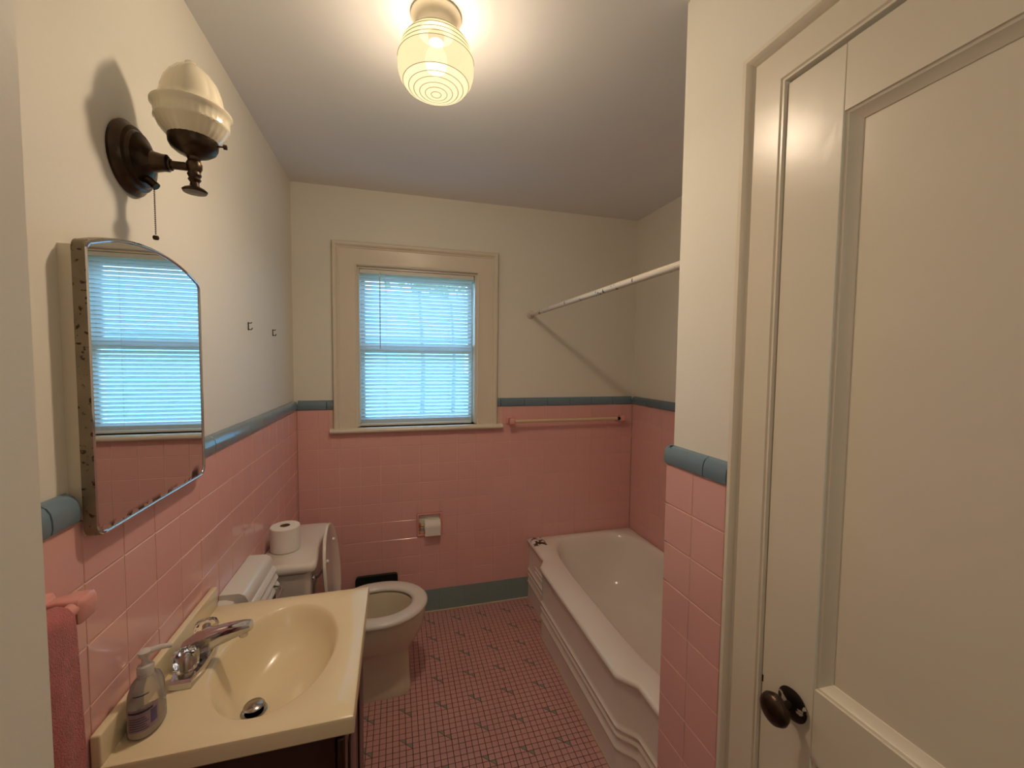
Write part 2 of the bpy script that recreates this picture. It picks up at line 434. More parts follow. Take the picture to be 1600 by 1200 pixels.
cap_row(wall_right, (Vector((XN, 0, 0)), -Y_, Z_, -X_), -YA - 0.004, 1.708, -YA - 0.004)
cap_row(wall_right, (Vector((0, YA, 0)), -X_, Z_, Y_), -XR + 0.004, -XN, -XN - 0.1525)

baseboard_back = obj('baseboard_back', MB().box(0, 1.33, 0.001, 0.006, 0, ZB - 0.001), 'teal', kind='structure')
u = 0.0
while u < 1.33:
    place_tile(baseboard_back, (Vector((0, 0, 0)), X_, Z_, -Y_), u, min(u + 0.1525, 1.335), 0.004, ZB, 'teal', 'base_tile', t=0.0035); u += 0.1525
obj('caulk_line', MB().tube([(0, -0.002, 0.003), (1.33, -0.002, 0.003)], 0.005, 8), 'caulk', baseboard_back, 60)
baseboard_left = obj('baseboard_left', MB().box(-0.006, -0.001, YF, -0.005, 0, ZB - 0.001), 'teal', kind='structure')
u = YF
while u < 0:
    place_tile(baseboard_left, (Vector((0, 0, 0)), Y_, Z_, X_), u, min(u + 0.1525, -0.003), 0.004, ZB, 'teal', 'base_tile', t=0.0035); u += 0.1525

# mosaic floor: 1-inch tiles with pairs of green half-tiles on a six-tile lattice
FP = 0.0252
def add_mosaic(mb, poly, z0=-0.0012, z1=0.0006):
    cx = sum(p[0] for p in poly) / len(poly); cy = sum(p[1] for p in poly) / len(poly)
    inn = [(cx + (x - cx) * 0.955, cy + (y - cy) * 0.955) for x, y in poly]
    mb.rings([[(x, y, z0) for x, y in poly], [(x, y, z1 - 0.0006) for x, y in poly], [(x, y, z1) for x, y in inn]], cap0=False)
x_0 = 0.548 - 25 * FP; y_0 = -0.857 + 40 * FP
stuffp, stuffg = MB(), MB()
sq_me = None; singles = []
sq = MB(); hw = (FP - 0.0023) / 2
add_mosaic(sq, [(-hw, -hw), (hw, -hw), (hw, hw), (-hw, hw)])
sq_me = bpy.data.meshes.new('mosaic_tile'); sq_me.from_pydata(sq.v, [], sq.f); sq_me.materials.append(M['floor_pink'])
cells = []
for i in range(0, 60):
    for j in range(0, 90):
        xc = x_0 + (i + 0.5) * FP; yc = y_0 - (j + 0.5) * FP
        if xc < 0.008 or xc > FTX - 0.01 or yc > -0.006 or yc < FY + 0.01: continue
        di = (i - 25) % 6; dj = (j - 40) % 6
        green = (di == 5 and dj == 5) or (di == 0 and dj == 0)
        cells.append((xc, yc, green))
near = sorted([c for c in cells if not c[2] and 0.46 < c[0] < 1.27 and c[1] > -1.20], key=lambda c: c[1])[:300]
nearset = set((c[0], c[1]) for c in near)
for xc, yc, green in cells:
    jx, jy = random.uniform(-0.0003, 0.0003), random.uniform(-0.0003, 0.0003)
    if green:
        g_ = 0.0004
        a, c_ = xc - hw, xc + hw; d, e = yc - hw, yc + hw
        add_mosaic(stuffg, [(a + g_ * 2, e), (c_, d + g_ * 2), (c_, e)])
        add_mosaic(stuffp, [(a, e - g_ * 3), (a, d), (c_ - g_ * 3, d)])
    elif (xc, yc) in nearset:
        o = bpy.data.objects.new('mosaic_tile', sq_me); COL.objects.link(o); o.parent = floor; o.location = (xc + jx, yc + jy, 0)
    else:
        add_mosaic(stuffp, [(xc + jx + a, yc + jy + c_) for a, c_ in ((-hw, -hw), (hw, -hw), (hw, hw), (-hw, hw))])
obj('mosaic_field', stuffp, 'floor_pink', floor, kind='stuff')
obj('mosaic_green_halves', stuffg, 'floor_green', floor, kind='stuff')

# --- window
wy = -0.004
def molding(mb, pts, prof):
    """sweep (offset outwards, height) profile round an open mitred path in the xz plane facing -y"""
    rs = []
    n = len(pts)
    for i, (x, z) in enumerate(pts):
        d0 = Vector((x - pts[i - 1][0], z - pts[i - 1][1])).normalized() if i else None
        d1 = Vector((pts[i + 1][0] - x, pts[i + 1][1] - z)).normalized() if i < n - 1 else None
        if d0 is None: d0 = d1
        if d1 is None: d1 = d0
        n0 = Vector((-d0.y, d0.x)); n1 = Vector((-d1.y, d1.x)); mt = (n0 + n1).normalized(); k = 1 / max(0.3, mt.dot(n0))
        rs.append([(x + mt.x * o * k, h, z + mt.y * o * k) for o, h in prof])
    mb.rings(rs)
    return mb
window_1 = obj('window_1', MB().box(WX0 - 0.0, WX0 + 0.012, YB, YB + T, WZ0, WZ1).box(WX1 - 0.012, WX1, YB, YB + T, WZ0, WZ1).box(WX0 + 0.012, WX1 - 0.012, YB, YB + T, WZ1 - 0.012, WZ1), 'trim', kind='structure')
# casing: jambs + head mitred, going clockwise from bottom left so that outwards is to the left
cw = 0.125
cprof = [(0.0, 0.013), (0.0, -0.008), (0.006, -0.012), (0.012, -0.009), (0.088, -0.009), (0.092, -0.013), (0.098, -0.011), (0.102, -0.020), (0.108, -0.024), (0.120, -0.022), (0.125, -0.014), (0.125, 0.013)]
mb = molding(MB(), [(WX0, WZ0 - 0.004), (WX0, WZ1), (WX1, WZ1), (WX1, WZ0 - 0.004)], cprof)
obj('casing', mb, 'trim', window_1, 35)
st = MB()
sp_ = [(0.013, 1.104), (-0.028, 1.104), (-0.036, 1.109), (-0.039, 1.117), (-0.036, 1.126), (-0.028, 1.131), (0.013, 1.131)]
st.rings([[(x, y, z) for y, z in sp_] for x in (0.168, 1.143)])
obj('window_sill', st, 'trim', window_1, 40)
obj('stool_inner', MB().box(WX0, WX1, 0.013, YB + T - 0.01, 1.115, WZ0), 'trim', window_1)
ys = 0.085
def sash(name, z0, z1, y):
    s_ = obj(name, MB().rbox(WX0 + 0.014, WX0 + 0.036, y, y + 0.035, z0, z1, 0.003, 1).rbox(WX1 - 0.036, WX1 - 0.014, y, y + 0.035, z0, z1, 0.003, 1)
             .rbox(WX0 + 0.036, WX1 - 0.036, y, y + 0.035, z0, z0 + 0.045, 0.003, 1).rbox(WX0 + 0.036, WX1 - 0.036, y, y + 0.035, z1 - 0.04, z1, 0.003, 1), 'sash', window_1)
    obj('pane', MB().box(WX0 + 0.032, WX1 - 0.032, y + 0.016, y + 0.019, z0 + 0.04, z1 - 0.035), 'glass', s_)
sash('lower_sash', WZ0 + 0.001, 1.60, 0.075)
sash('upper_sash', 1.565, WZ1 - 0.013, 0.115)

# --- door on the right wall
door_1 = thing('door_1', '', '', (XNP, DY0, 0)); del door_1['label']; del door_1['category']; door_1['kind'] = 'structure'
XD = 1.243
ST = 0.110; RZ0, RZ1 = 0.79, 0.925; TZ = 1.94
dl = MB()
yA_, yB_ = DY0 - 0.0008, DY1 + 0.0008
dl.rbox(XD, XD + 0.035, yA_ - ST, yA_, 0.01, DZ - 0.004, 0.002, 1)
dl.rbox(XD, XD + 0.035, yB_, yB_ + ST, 0.01, DZ - 0.004, 0.002, 1)
dl.box(XD, XD + 0.035, yB_ + ST, yA_ - ST, TZ, DZ - 0.005)
dl.box(XD, XD + 0.035, yB_ + ST, yA_ - ST, RZ0, RZ1)
dl.box(XD, XD + 0.035, yB_ + ST, yA_ - ST, 0.01, 0.22)
obj('door_leaf', dl, 'trim', door_1)
def panel(z0, z1):
    ya, yb = yA_ - ST, yB_ + ST
    mb = MB().rings([[(XD + d, ya - i, z0 + i), (XD + d, yb + i, z0 + i), (XD + d, yb + i, z1 - i), (XD + d, ya - i, z1 - i)]
                     for i, d in ((0, 0.0005), (0.001, 0.003), (0.005, 0.0045), (0.009, 0.009), (0.020, 0.016), (0.0205, 0.018))], cap0=False, cap1=True)
    obj('door_panel', mb, 'trim', door_1, 25)
panel(RZ1, TZ); panel(0.22, RZ0)
# casing round the door
def sweep_yz(pts, prof):
    rs = []; n = len(pts)
    for i, (y, z) in enumerate(pts):
        d0 = Vector((y - pts[i - 1][0], z - pts[i - 1][1])).normalized() if i else None
        d1 = Vector((pts[i + 1][0] - y, pts[i + 1][1] - z)).normalized() if i < n - 1 else None
        if d0 is None: d0 = d1
        if d1 is None: d1 = d0
        n0 = Vector((d0.y, -d0.x)); n1 = Vector((d1.y, -d1.x)); mt = (n0 + n1).normalized(); k = 1 / max(0.3, mt.dot(n0))
        rs.append([(h, y + mt.x * o * k, z + mt.y * o * k) for o, h in prof])
    return MB().rings(rs)
dprof = [(0.0, 1.256), (0.0, 1.241), (0.002, 1.2375), (0.006, 1.2375), (0.008, 1.240), (0.011, 1.237), (0.070, 1.237), (0.073, 1.233), (0.076, 1.237), (0.079, 1.231), (0.086, 1.226), (0.096, 1.227), (0.100, 1.232), (0.100, 1.2525)]
obj('casing', sweep_yz([(DY0, 0.0), (DY0, DZ), (DY1, DZ), (DY1, 0.0)], dprof), 'trim', door_1, 30)
obj('strike_mark', MB().box(XD - 0.0008, XD + 0.001, DY0 - 0.005, DY0 - 0.0025, 0.858, 0.872), 'hole', door_1)
kn = MB().lathe([(0.0, 0.0), (0.027, 0.0), (0.030, 0.004), (0.024, 0.008), (0.012, 0.011)], (XD, -1.885, 0.866), 28, '-x')
M['chipped'] = mat('paint_spattered_brass', rgb(40, 32, 26), 0.4, metal=0.6)
stained(M['chipped'], rgb(214, 204, 184), 38, 0.55, 0.57)
ros = obj('knob_plate', kn, 'chipped', door_1, 35)
kb = MB().lathe([(0.008, 0.008), (0.008, 0.028), (0.016, 0.032), (0.026, 0.038), (0.029, 0.046), (0.026, 0.054), (0.016, 0.060), (0.0, 0.062)], (XD, -1.885, 0.866), 28, '-x')
obj('door_knob', kb, 'brass', ros, 50)

# ------------------------------------------------------------------ blind
bl = thing('window_blind', 'white mini blind with open slats inside the cream window frame', 'blind', (0.648, 0.03, WZ0))
BX0, BX1 = WX0 + 0.004 + 0.009, WX1 - 0.028
obj('headrail', MB().rbox(BX0, BX1 + 0.01, 0.014, 0.046, WZ1 - 0.038, WZ1 - 0.014, 0.003), 'sash', bl)
z = WZ1 - 0.048; nsl = 0; pitch = 0.0212; tilt = R(40)
sl_prof = []
for k in range(5):
    s_ = -0.0125 + 0.025 * k / 4; c_ = 0.0016 * (1 - (s_ / 0.0125) ** 2)
    sl_prof.append((s_ * math.cos(tilt) + c_ * math.sin(tilt), -s_ * math.sin(tilt) + c_ * math.cos(tilt)))
smb = MB()
n5 = len(sl_prof)
vs = [(x, y, zz) for x in (BX0 - 0.648, BX1 - 0.648) for y, zz in sl_prof]
slat_me = bpy.data.meshes.new('slat'); slat_me.from_pydata(vs, [], [(i, i + 1, n5 + i + 1, n5 + i) for i in range(n5 - 1)]); slat_me.materials.append(M['slat'])
slat_me.polygons.foreach_set('use_smooth', [True] * len(slat_me.polygons))
while z > WZ0 + 0.026:
    o = bpy.data.objects.new('slat', slat_me); COL.objects.link(o); o.parent = bl; o.location = (0, 0, z - WZ0)
    z -= pitch; nsl += 1
obj('bottom_rail', MB().rbox(BX0, BX1, 0.019, 0.041, WZ0 + 0.001, WZ0 + 0.014, 0.003), 'sash', bl)
for x in (0.464, 0.820):
    t_ = MB()
    for dy in (0.0165, 0.0435): t_.tube([(x, dy, WZ1 - 0.03), (x, dy, WZ0 + 0.02)], 0.0007, 5)
    zz = WZ1 - 0.05
    obj('ladder_cord', t_, 'sash', bl)
obj('tilt_wand', MB().tube([(0.432, 0.011, WZ1 - 0.03), (0.433, 0.008, 1.575)], 0.0028, 6), 'dull_chrome', bl)

# ------------------------------------------------------------------ outside
ground = struct('ground', MB().box(-12, 14, 1.0, 22, -0.6, -0.5), 'lawn')
hs = thing('neighbour_house', 'pale house with a bright paned window seen through the blind', 'house', (3.2, 13.0, -0.5))
obj('siding', MB().box(-3, 9, 13.0, 16.0, -0.5, 2.3), 'siding', hs)
obj('roof', MB().prism([(12.6, 2.3), (16.4, 2.3), (14.5, 4.2)], -3.4, 9.4, 'x'), 'siding', hs)
wn = obj('window', MB().box(3.0, 4.3, 12.93, 13.0, 1.0, 2.0), 'white_paint', hs)
obj('pane', MB().box(3.62, 3.68, 12.9, 12.94, 1.0, 2.0), 'darkpane', wn)
def tree(x, y, h, r, zc, rc, label):
    t_ = thing('garden_tree', label, 'tree', (x, y, -0.5))
    obj('trunk', MB().tube([(x, y, -0.5), (x + 0.05, y, h * 0.5), (x - 0.03, y + 0.05, h)], [r, r * 0.8, r * 0.5], 10), 'bark', t_, 60)
    mb = MB(); rd = random.Random(int(x * 100))
    for k in range(420):
        a, bb = rd.uniform(0, 2 * PI), rd.uniform(-1, 1); q = rc * rd.uniform(0.5, 1) ; s_ = math.sqrt(1 - bb * bb)
        c = Vector((x + q * s_ * math.cos(a), y + q * s_ * math.sin(a) * 0.7, zc + q * bb * 0.7))
        d = Vector((rd.uniform(-1, 1), rd.uniform(-1, 1), rd.uniform(-1, 1))).normalized() * 0.14; e = d.orthogonal().normalized() * 0.07
        mb.add([c - d, c + e, c + d, c - e], [(0, 1, 2, 3)])
    obj('foliage', mb, 'leaf', t_, kind='stuff', fixn=False)
tree(1.02, 6.2, 2.9, 0.055, 3.5, 1.0, 'left of two grey tree trunks seen through the blind')
tree(1.95, 8.4, 3.0, 0.055, 3.9, 1.1, 'right of two grey tree trunks seen through the blind')

# ------------------------------------------------------------------ bathtub
def tub_outer(y):      # front face x of the rim as a function of y
    if y > -0.315: return 1.315
    if y > -0.365: return 1.315 + (1.270 - 1.315) * ((-0.315 - y) / 0.05)
    if y > -1.190: return 1.270
    if y > -1.245: return 1.270 + (1.322 - 1.270) * ((-1.190 - y) / 0.055)
    return 1.322
tub = thing('bathtub', 'white enamel alcove bathtub with a ridged front apron', 'bathtub', (1.68, -0.74, 0))
RZ = 0.396
n = 128
def rimring(off, z, sq_=True):
    """outer rim ring matched by angle with the opening"""
    out = []
    cx, cy = 1.715, -0.745
    for i in range(n):
        t_ = 2 * PI * i / n; c, s_ = math.cos(t_), math.sin(t_)
        a, bb = 0.315, 0.70
        px = cx + a * math.copysign(abs(c) ** 0.5, c); py = cy + bb * math.copysign(abs(s_) ** 0.5, s_)
        # push the point out to the rectangle
        dx, dy = (px - cx) / a, (py - cy) / bb
        k = 1 / max(abs(dx), abs(dy)); ex, ey = dx * k, dy * k
        Y = cy + ey * (0.738 - off); X = XR - 0.003 - off if ex > 0.999 else None
        fx = tub_outer(Y) + off
        X = fx + (ex + 1) / 2 * (XR - 0.003 - off - fx)
        out.append((X, Y, z))
    return out
def openring(k, z, e=4.0, sx=0.0):
    out = []
    for i in range(n):
        t_ = 2 * PI * i / n; c, s_ = math.cos(t_), math.sin(t_); q = 2 / e
        out.append((1.715 + sx + (0.315 - k) * math.copysign(abs(c) ** q, c), -0.745 + (0.70 - k * 1.5) * math.copysign(abs(s_) ** q, s_), z))
    return out
rings = [rimring(0.008, RZ - 0.030), rimring(0.001, RZ - 0.022), rimring(0.0, RZ - 0.012), rimring(0.004, RZ - 0.004), rimring(0.012, RZ), openring(-0.004, RZ), openring(0.004, RZ - 0.003), openring(0.012, RZ - 0.012),
         openring(0.020, RZ - 0.05), openring(0.032, 0.25, 3.8), openring(0.05, 0.14, 3.5), openring(0.075, 0.085, 3.2), openring(0.12, 0.062, 3.0), openring(0.20, 0.056, 2.6)]
stained(M['tub'], rgb(16, 10, 10), 34, 0.455, 0.475, {'X': (1.322 - 1.68, 1.405 - 1.68, 0.006), 'Y': (-0.135 + 0.74, -0.012 + 0.74, 0.006), 'Z': (RZ - 0.006, 1.0, 0.002)})
obj('basin', MB().rings(rings, cap0=False, cap1=True), 'tub', tub, 60)
# apron
zprof = [(0.0, 0.012), (0.095, 0.012), (0.103, 0.011), (0.108, 0.007), (0.114, 0.007), (0.119, 0.011), (0.150, 0.013), (0.156, 0.008), (0.162, 0.008), (0.168, 0.013), (0.180, 0.013), (0.186, 0.008), (0.192, 0.008), (0.198, 0.014), (0.21, 0.016), (0.33, 0.016), (0.355, 0.012), (0.372, 0.004)]
ysamp = [-0.001, -0.15, -0.29, -0.305, -0.315, -0.328, -0.352, -0.365, -0.376, -0.40, -0.6, -0.8, -1.0, -1.16, -1.178, -1.19, -1.205, -1.23, -1.245, -1.258, -1.29, -1.40, -1.481]
ap = MB(); nn = len(zprof)
vs = []
for y in ysamp:
    for zz, o_ in zprof:
        sm = sum(tub_outer(min(0, y + d)) for d in (-0.012, -0.006, 0, 0.006, 0.012)) / 5
        end = abs(y) < 0.31 or y < -1.245
        vs.append((sm + o_, y, zz))
fs = [(i * nn + j, (i + 1) * nn + j, (i + 1) * nn + j + 1, i * nn + j + 1) for i in range(len(ysamp) - 1) for j in range(nn - 1)]
ap.add(vs, fs)
obj('apron', ap, 'tub', tub, 40)
rg = MB()
for zz in (0.235, 0.262): rg.tube([(1.329, -0.13, zz), (1.329, -0.30, zz)], 0.003, 8)
obj('short_ridge', rg, 'tub', tub, 60)
obj('caulk_line', MB().tube([(1.333, 0, 0.002), (1.326, -0.30, 0.002), (1.281, -0.37, 0.002), (1.281, -1.19, 0.002), (1.333, -1.25, 0.002), (1.333, -1.48, 0.002)], 0.004, 6), 'caulk', tub, 60)
obj('drain', MB().lathe([(0.0, 0.0), (0.022, 0.0), (0.026, -0.003), (0.026, -0.006)], (1.715, -1.22, 0.063), 20), 'chrome', tub, 40)

# ------------------------------------------------------------------ toilet
TC = -0.53
toilet = thing('toilet', 'white two-piece toilet with its seat lid raised, beyond the vanity', 'toilet', (0.35, TC, 0))
def egg(x0, x1, hw_, z, n_=48, e=2.0, yc=TC, back=0.55):
    """elongated bowl outline: rounder at the front (x1), fuller at the back"""
    out = []; cx = x0 + (x1 - x0) * back * 0.85
    for i in range(n_):
        t_ = 2 * PI * i / n_; c, s_ = math.cos(t_), math.sin(t_)
        q = 2 / e
        ax = (x1 - cx) if c >= 0 else (cx - x0)
        qq = q if c >= 0 else 2 / 2.6
        out.append((cx + ax * math.copysign(abs(c) ** qq, c), yc + hw_ * math.copysign(abs(s_) ** qq, s_), z))
    return out
def ped(x0, x1, hw_, z, e, n_=48):
    return superel((x0 + x1) / 2, -0.497 if z < 0.15 else -0.497 + (TC + 0.497) * min(1, (z - 0.15) / 0.12), (x1 - x0) / 2, hw_, e, n_, z)
rs = [ped(0.17, 0.578, 0.112, 0.0, 6), ped(0.17, 0.580, 0.113, 0.012, 6), ped(0.172, 0.577, 0.108, 0.03, 6), ped(0.175, 0.572, 0.098, 0.10, 5.5), ped(0.175, 0.571, 0.096, 0.165, 4.5),
      ped(0.18, 0.578, 0.104, 0.20, 3.4), ped(0.19, 0.602, 0.128, 0.235, 2.6), egg(0.20, 0.625, 0.150, 0.27), egg(0.205, 0.640, 0.165, 0.31), egg(0.21, 0.645, 0.172, 0.35), egg(0.21, 0.645, 0.173, 0.375), egg(0.213, 0.642, 0.170, 0.384),
      egg(0.30, 0.585, 0.118, 0.385), egg(0.305, 0.58, 0.112, 0.37), egg(0.31, 0.572, 0.105, 0.30), egg(0.34, 0.54, 0.08, 0.22), egg(0.38, 0.50, 0.045, 0.17)]
obj('bowl', MB().rings(rs), 'bone', toilet, 60)
obj('bowl_water', MB().rings([egg(0.345, 0.535, 0.075, 0.215), egg(0.345, 0.535, 0.075, 0.214)]), 'glass', toilet)
rs = [egg(0.262, 0.650, 0.180, 0.3885), egg(0.256, 0.656, 0.186, 0.395), egg(0.258, 0.654, 0.184, 0.405), egg(0.27, 0.643, 0.172, 0.412), egg(0.30, 0.600, 0.128, 0.412), egg(0.314, 0.588, 0.116, 0.406), egg(0.318, 0.584, 0.113, 0.396), egg(0.312, 0.590, 0.118, 0.3885)]
obj('seat_ring', MB().rings(rs, closed=True), 'seat', toilet, 60)
# raised lid: leans back against the tank
def lidring(k, th):
    out = []
    for (u, w, _) in egg(0.0, 0.375, 0.182, 0, yc=0):
        uu = 0.19 + (u - 0.19) * k; ww = w * k
        a = R(95.5)
        out.append((0.262 + th + math.cos(a) * uu, TC + ww, 0.415 + math.sin(a) * uu))
    return out
lid = obj('seat_lid', MB().rings([lidring(0.93, -0.012), lidring(0.99, -0.008), lidring(1.0, -0.002), lidring(0.99, 0.003), lidring(0.95, 0.004), lidring(0.92, 0.001)]), 'seat', toilet, 50)
for dy in (-0.145, 0.03):
    obj('bumper', MB().lathe([(0.008, 0), (0.008, 0.006), (0.005, 0.010), (0, 0.011)], (0.240, TC + dy, 0.69 + (0.02 if dy > 0 else 0)), 12, 'x'), 'seat', lid, 50)
for dy in (-0.07, 0.07):
    obj('hinge', MB().rbox(0.235, 0.285, TC + dy - 0.015, TC + dy + 0.015, 0.388, 0.425, 0.006), 'seat', toilet, 50)
tk = MB()
def tring(x1, hy, z, x0=0.012, r=0.025): return [(x, y, z) for x, y in rrect(x0, x1, TC - hy, TC + hy, r)]
tk.rings([tring(0.165, 0.190, 0.372), tring(0.178, 0.200, 0.385), tring(0.190, 0.213, 0.60), tring(0.192, 0.216, 0.683)])
tank = obj('tank', tk, 'china', toilet, 50)
def lring(o_, z):
    # lid outline with a shallow waist along its front edge
    base = rrect(0.004 - 0 * o_, 0.212 + o_, TC - 0.226 - o_, TC + 0.226 + o_, 0.03, 6)
    out = []
    pts = base
    # insert extra points along the front (x1) edge for the waist
    res = []
    for i, (x, y) in enumerate(pts):
        res.append((x, y))
    # last point -> first point runs along the front edge
    xa, ya = pts[-1]; xb, yb = pts[0]
    for k in range(1, 12):
        t_ = k / 12; res.append((xa - 0.016 * math.sin(PI * t_) ** 2, ya + (yb - ya) * t_))
    return [(x, y, z) for x, y in res]
obj('tank_lid', MB().rings([lring(-0.012, 0.684), lring(-0.002, 0.690), lring(0.0, 0.700), lring(-0.001, 0.712), lring(-0.006, 0.719), lring(-0.016, 0.722)]), 'china', toilet, 50)
lv = MB().lathe([(0.0, 0.0), (0.013, 0.001), (0.014, 0.006), (0.010, 0.012), (0.0, 0.014)], (0.190, TC - 0.165, 0.640), 18, 'x')
lv.tube([(0.203, TC - 0.165, 0.640), (0.210, TC - 0.150, 0.637), (0.212, TC - 0.095, 0.630)], [0.005, 0.005, 0.007], 10)
obj('flush_lever', lv, 'chrome', toilet, 50)

# toilet paper on the tank
def roll(mb, core, c, r0, r1, h, axis='z'):
    mb.lathe([(r0, h), (r1 - 0.003, h), (r1, h - 0.003), (r1, 0.003), (r1 - 0.003, 0), (r0, 0)], c, 40, axis, cap0=False, cap1=False)
    core.lathe([(r0, h - 0.0005), (r0, 0.0005)], c, 24, axis, cap0=False, cap1=True)
rc = (0.070, -0.585, 0.722)
tr = thing('toilet_roll', 'full white toilet roll standing on the toilet tank', 'toilet paper', rc)
a, c_ = MB(), MB(); roll(a, c_, (rc[0], rc[1], rc[2] + 0.001), 0.019, 0.056, 0.100)
obj('paper', a, 'paper', tr, 40); obj('core', c_, 'card', tr, 60)

# ------------------------------------------------------------------ wall heater between toilet and vanity
ht = thing('wall_heater', 'white enamel louvred wall heater between the vanity and the toilet', 'heater', (0.04, -0.92, 0.45))
hy0, hy1 = -1.068, -0.800
hp = [(0.001, 0.50), (0.085, 0.50), (0.085, 0.66), (0.078, 0.775), (0.070, 0.792), (0.055, 0.800), (0.001, 0.802)]
obj('body', MB().rings([[(x, hy0, z_) for x, z_ in hp], [(x, hy1, z_) for x, z_ in hp]]), 'heater', ht, 40)
e_ = MB()
hp2 = [(0.001, 0.53), (0.045, 0.53), (0.050, 0.75), (0.040, 0.778), (0.020, 0.785), (0.001, 0.786)]
for ya, yb in ((hy0, hy0 - 0.028), (hy1, hy1 + 0.028)):
    e_ = MB(); e_.rings([[(x, ya, z_) for x, z_ in hp2], [(x, ya + (yb - ya) * 0.7, z_ - 0.003) for x, z_ in hp2], [(x * 0.8, yb, z_ - 0.012) for x, z_ in hp2]])
    obj('end_cap', e_, 'heater', ht, 50)
for k in range(3):
    zz = 0.760 - k * 0.028; xx = 0.076 + 0.004 * k
    lp = [(xx, zz), (xx + 0.010, zz - 0.006), (xx + 0.017, zz - 0.018), (xx + 0.012, zz - 0.018), (xx, zz - 0.010)]
    obj('louvre', MB().rings([[(x, y, z_) for x, z_ in lp] for y in (hy0 + 0.006, hy1 - 0.006)]), 'heater', ht, 40)
obj('dark_grille', MB().box(0.0855, 0.090, hy0 + 0.02, hy1 - 0.02, 0.52, 0.69), 'black', ht)
obj('guard_rail', MB().tube([(0.090, -1.03, 0.700), (0.118, -1.02, 0.700), (0.124, -1.005, 0.700), (0.124, -0.875, 0.700), (0.118, -0.86, 0.700), (0.090, -0.85, 0.700)], 0.005, 8), 'chrome', ht, 60)

# ------------------------------------------------------------------ dark panel behind toilet
tag(obj('leaning_panel', MB().rings([[(x, y - 0.012, z_) for x, y, z_ in [(p[0], -0.028 + 0.09 * (p[1] - 0.28) * 0.5, p[1]) for p in rrect(0.292, 0.522, 0.004, 0.283, 0.016)]],
                                     [(x, y, z_) for x, y, z_ in [(p[0], -0.018 + 0.09 * (p[1] - 0.28) * 0.5, p[1]) for p in rrect(0.292, 0.522, 0.004, 0.283, 0.016)]]]), 'darkgreen', origin=(0.4, -0.05, 0)),
    'dark green-black rounded panel leaning on the pink tile behind the toilet', 'panel')

# ------------------------------------------------------------------ vanity
CX1, CY0, CY1, CZ = 0.431, -1.620, -1.118, 0.80
van = thing('vanity_cabinet', 'dark cherry vanity cabinet under the cream sink top', 'cabinet', (0.2, -1.37, 0))
obj('carcass', MB().box(0.004, 0.392, CY0 + 0.02, CY0 + 0.035, 0.09, 0.757).box(0.004, 0.392, CY1 - 0.030, CY1 - 0.015, 0.09, 0.757).box(0.376, 0.392, CY0 + 0.035, CY1 - 0.030, 0.09, 0.757).box(0.004, 0.376, CY0 + 0.035, CY1 - 0.030, 0.09, 0.105).box(0.004, 0.34, CY0 + 0.02, CY1 - 0.015, 0.0, 0.09), 'wood', van)
for (ya, yb) in ((CY0 + 0.026, -1.372), (-1.367, CY1 - 0.021)):
    d_ = obj('cabinet_door', MB().rbox(0.393, 0.411, ya, yb, 0.11, 0.735, 0.004), 'wood', van, 40)
    obj('raised_panel', MB().rbox(0.409, 0.416, ya + 0.05, yb - 0.05, 0.17, 0.68, 0.005), 'wood', d_, 40)
# sink top: slab with an oval bowl, lofted from the bowl outline to the slab outline
sink = thing('sink_top', 'cream cultured-marble sink top with an integral oval bowl', 'sink', (0.2, -1.37, 0.76))
n = 96; scx, scy = 0.236, -1.370
def sring(a, bb, z, dx=0.0, dy=0.0, e=2.0): return superel(scx + dx, scy + dy, a, bb, e, n, z)
def slab(off, z):
    out = []
    for i in range(n):
        t_ = 2 * PI * i / n; c, s_ = math.cos(t_), math.sin(t_)
        x0, x1, y0, y1 = 0.002, CX1 - off, CY0 + off, CY1 - off
        k = 1e9
        if c > 1e-9: k = min(k, (x1 - scx) / c)
        if c < -1e-9: k = min(k, (x0 - scx) / c)
        if s_ > 1e-9: k = min(k, (y1 - scy) / s_)
        if s_ < -1e-9: k = min(k, (y0 - scy) / s_)
        out.append([scx + c * k, scy + s_ * k, z])
    # snap nearest samples to the corners so that they stay square
    for cx, cy in ((x0, y0), (x0, y1), (x1, y0), (x1, y1)):
        j = min(range(n), key=lambda q: (out[q][0] - cx) ** 2 + (out[q][1] - cy) ** 2); out[j] = [cx, cy, z]
    return [tuple(p) for p in out]
rs = [slab(0.02, 0.762), slab(0.003, 0.762), slab(0.0, 0.766), slab(0.0, 0.793), slab(0.002, 0.798), slab(0.006, CZ), sring(0.136, 0.204, CZ), sring(0.131, 0.199, CZ - 0.003), sring(0.126, 0.193, CZ - 0.010),
      sring(0.118, 0.180, CZ - 0.035), sring(0.106, 0.160, CZ - 0.065), sring(0.088, 0.130, CZ - 0.092, -0.010, -0.006), sring(0.062, 0.090, CZ - 0.110, -0.026, -0.016), sring(0.040, 0.050, CZ - 0.119, -0.040, -0.026), sring(0.025, 0.025, CZ - 0.122, -0.048, -0.030)]
obj('basin_top', MB().rings(rs, cap0=False, cap1=True), 'marble', sink, 35)
bs = MB().rbox(0.002, 0.018, CY0 + 0.002, CY1 - 0.002, CZ - 0.002, CZ + 0.058, 0.004)
obj('backsplash', bs, 'marble', sink, 40)
dc = (scx - 0.048, scy - 0.030, CZ - 0.1225)
obj('drain_ring', MB().lathe([(0.025, 0.001), (0.028, 0.003), (0.024, 0.004), (0.020, 0.001)], dc, 24), 'dull_chrome', sink, 50)
st_ = MB().lathe([(0.004, 0.0), (0.004, 0.012), (0.021, 0.014), (0.0225, 0.016), (0.020, 0.019), (0, 0.021)], dc, 24)
obj('stopper', st_, 'dull_chrome', sink, 50)

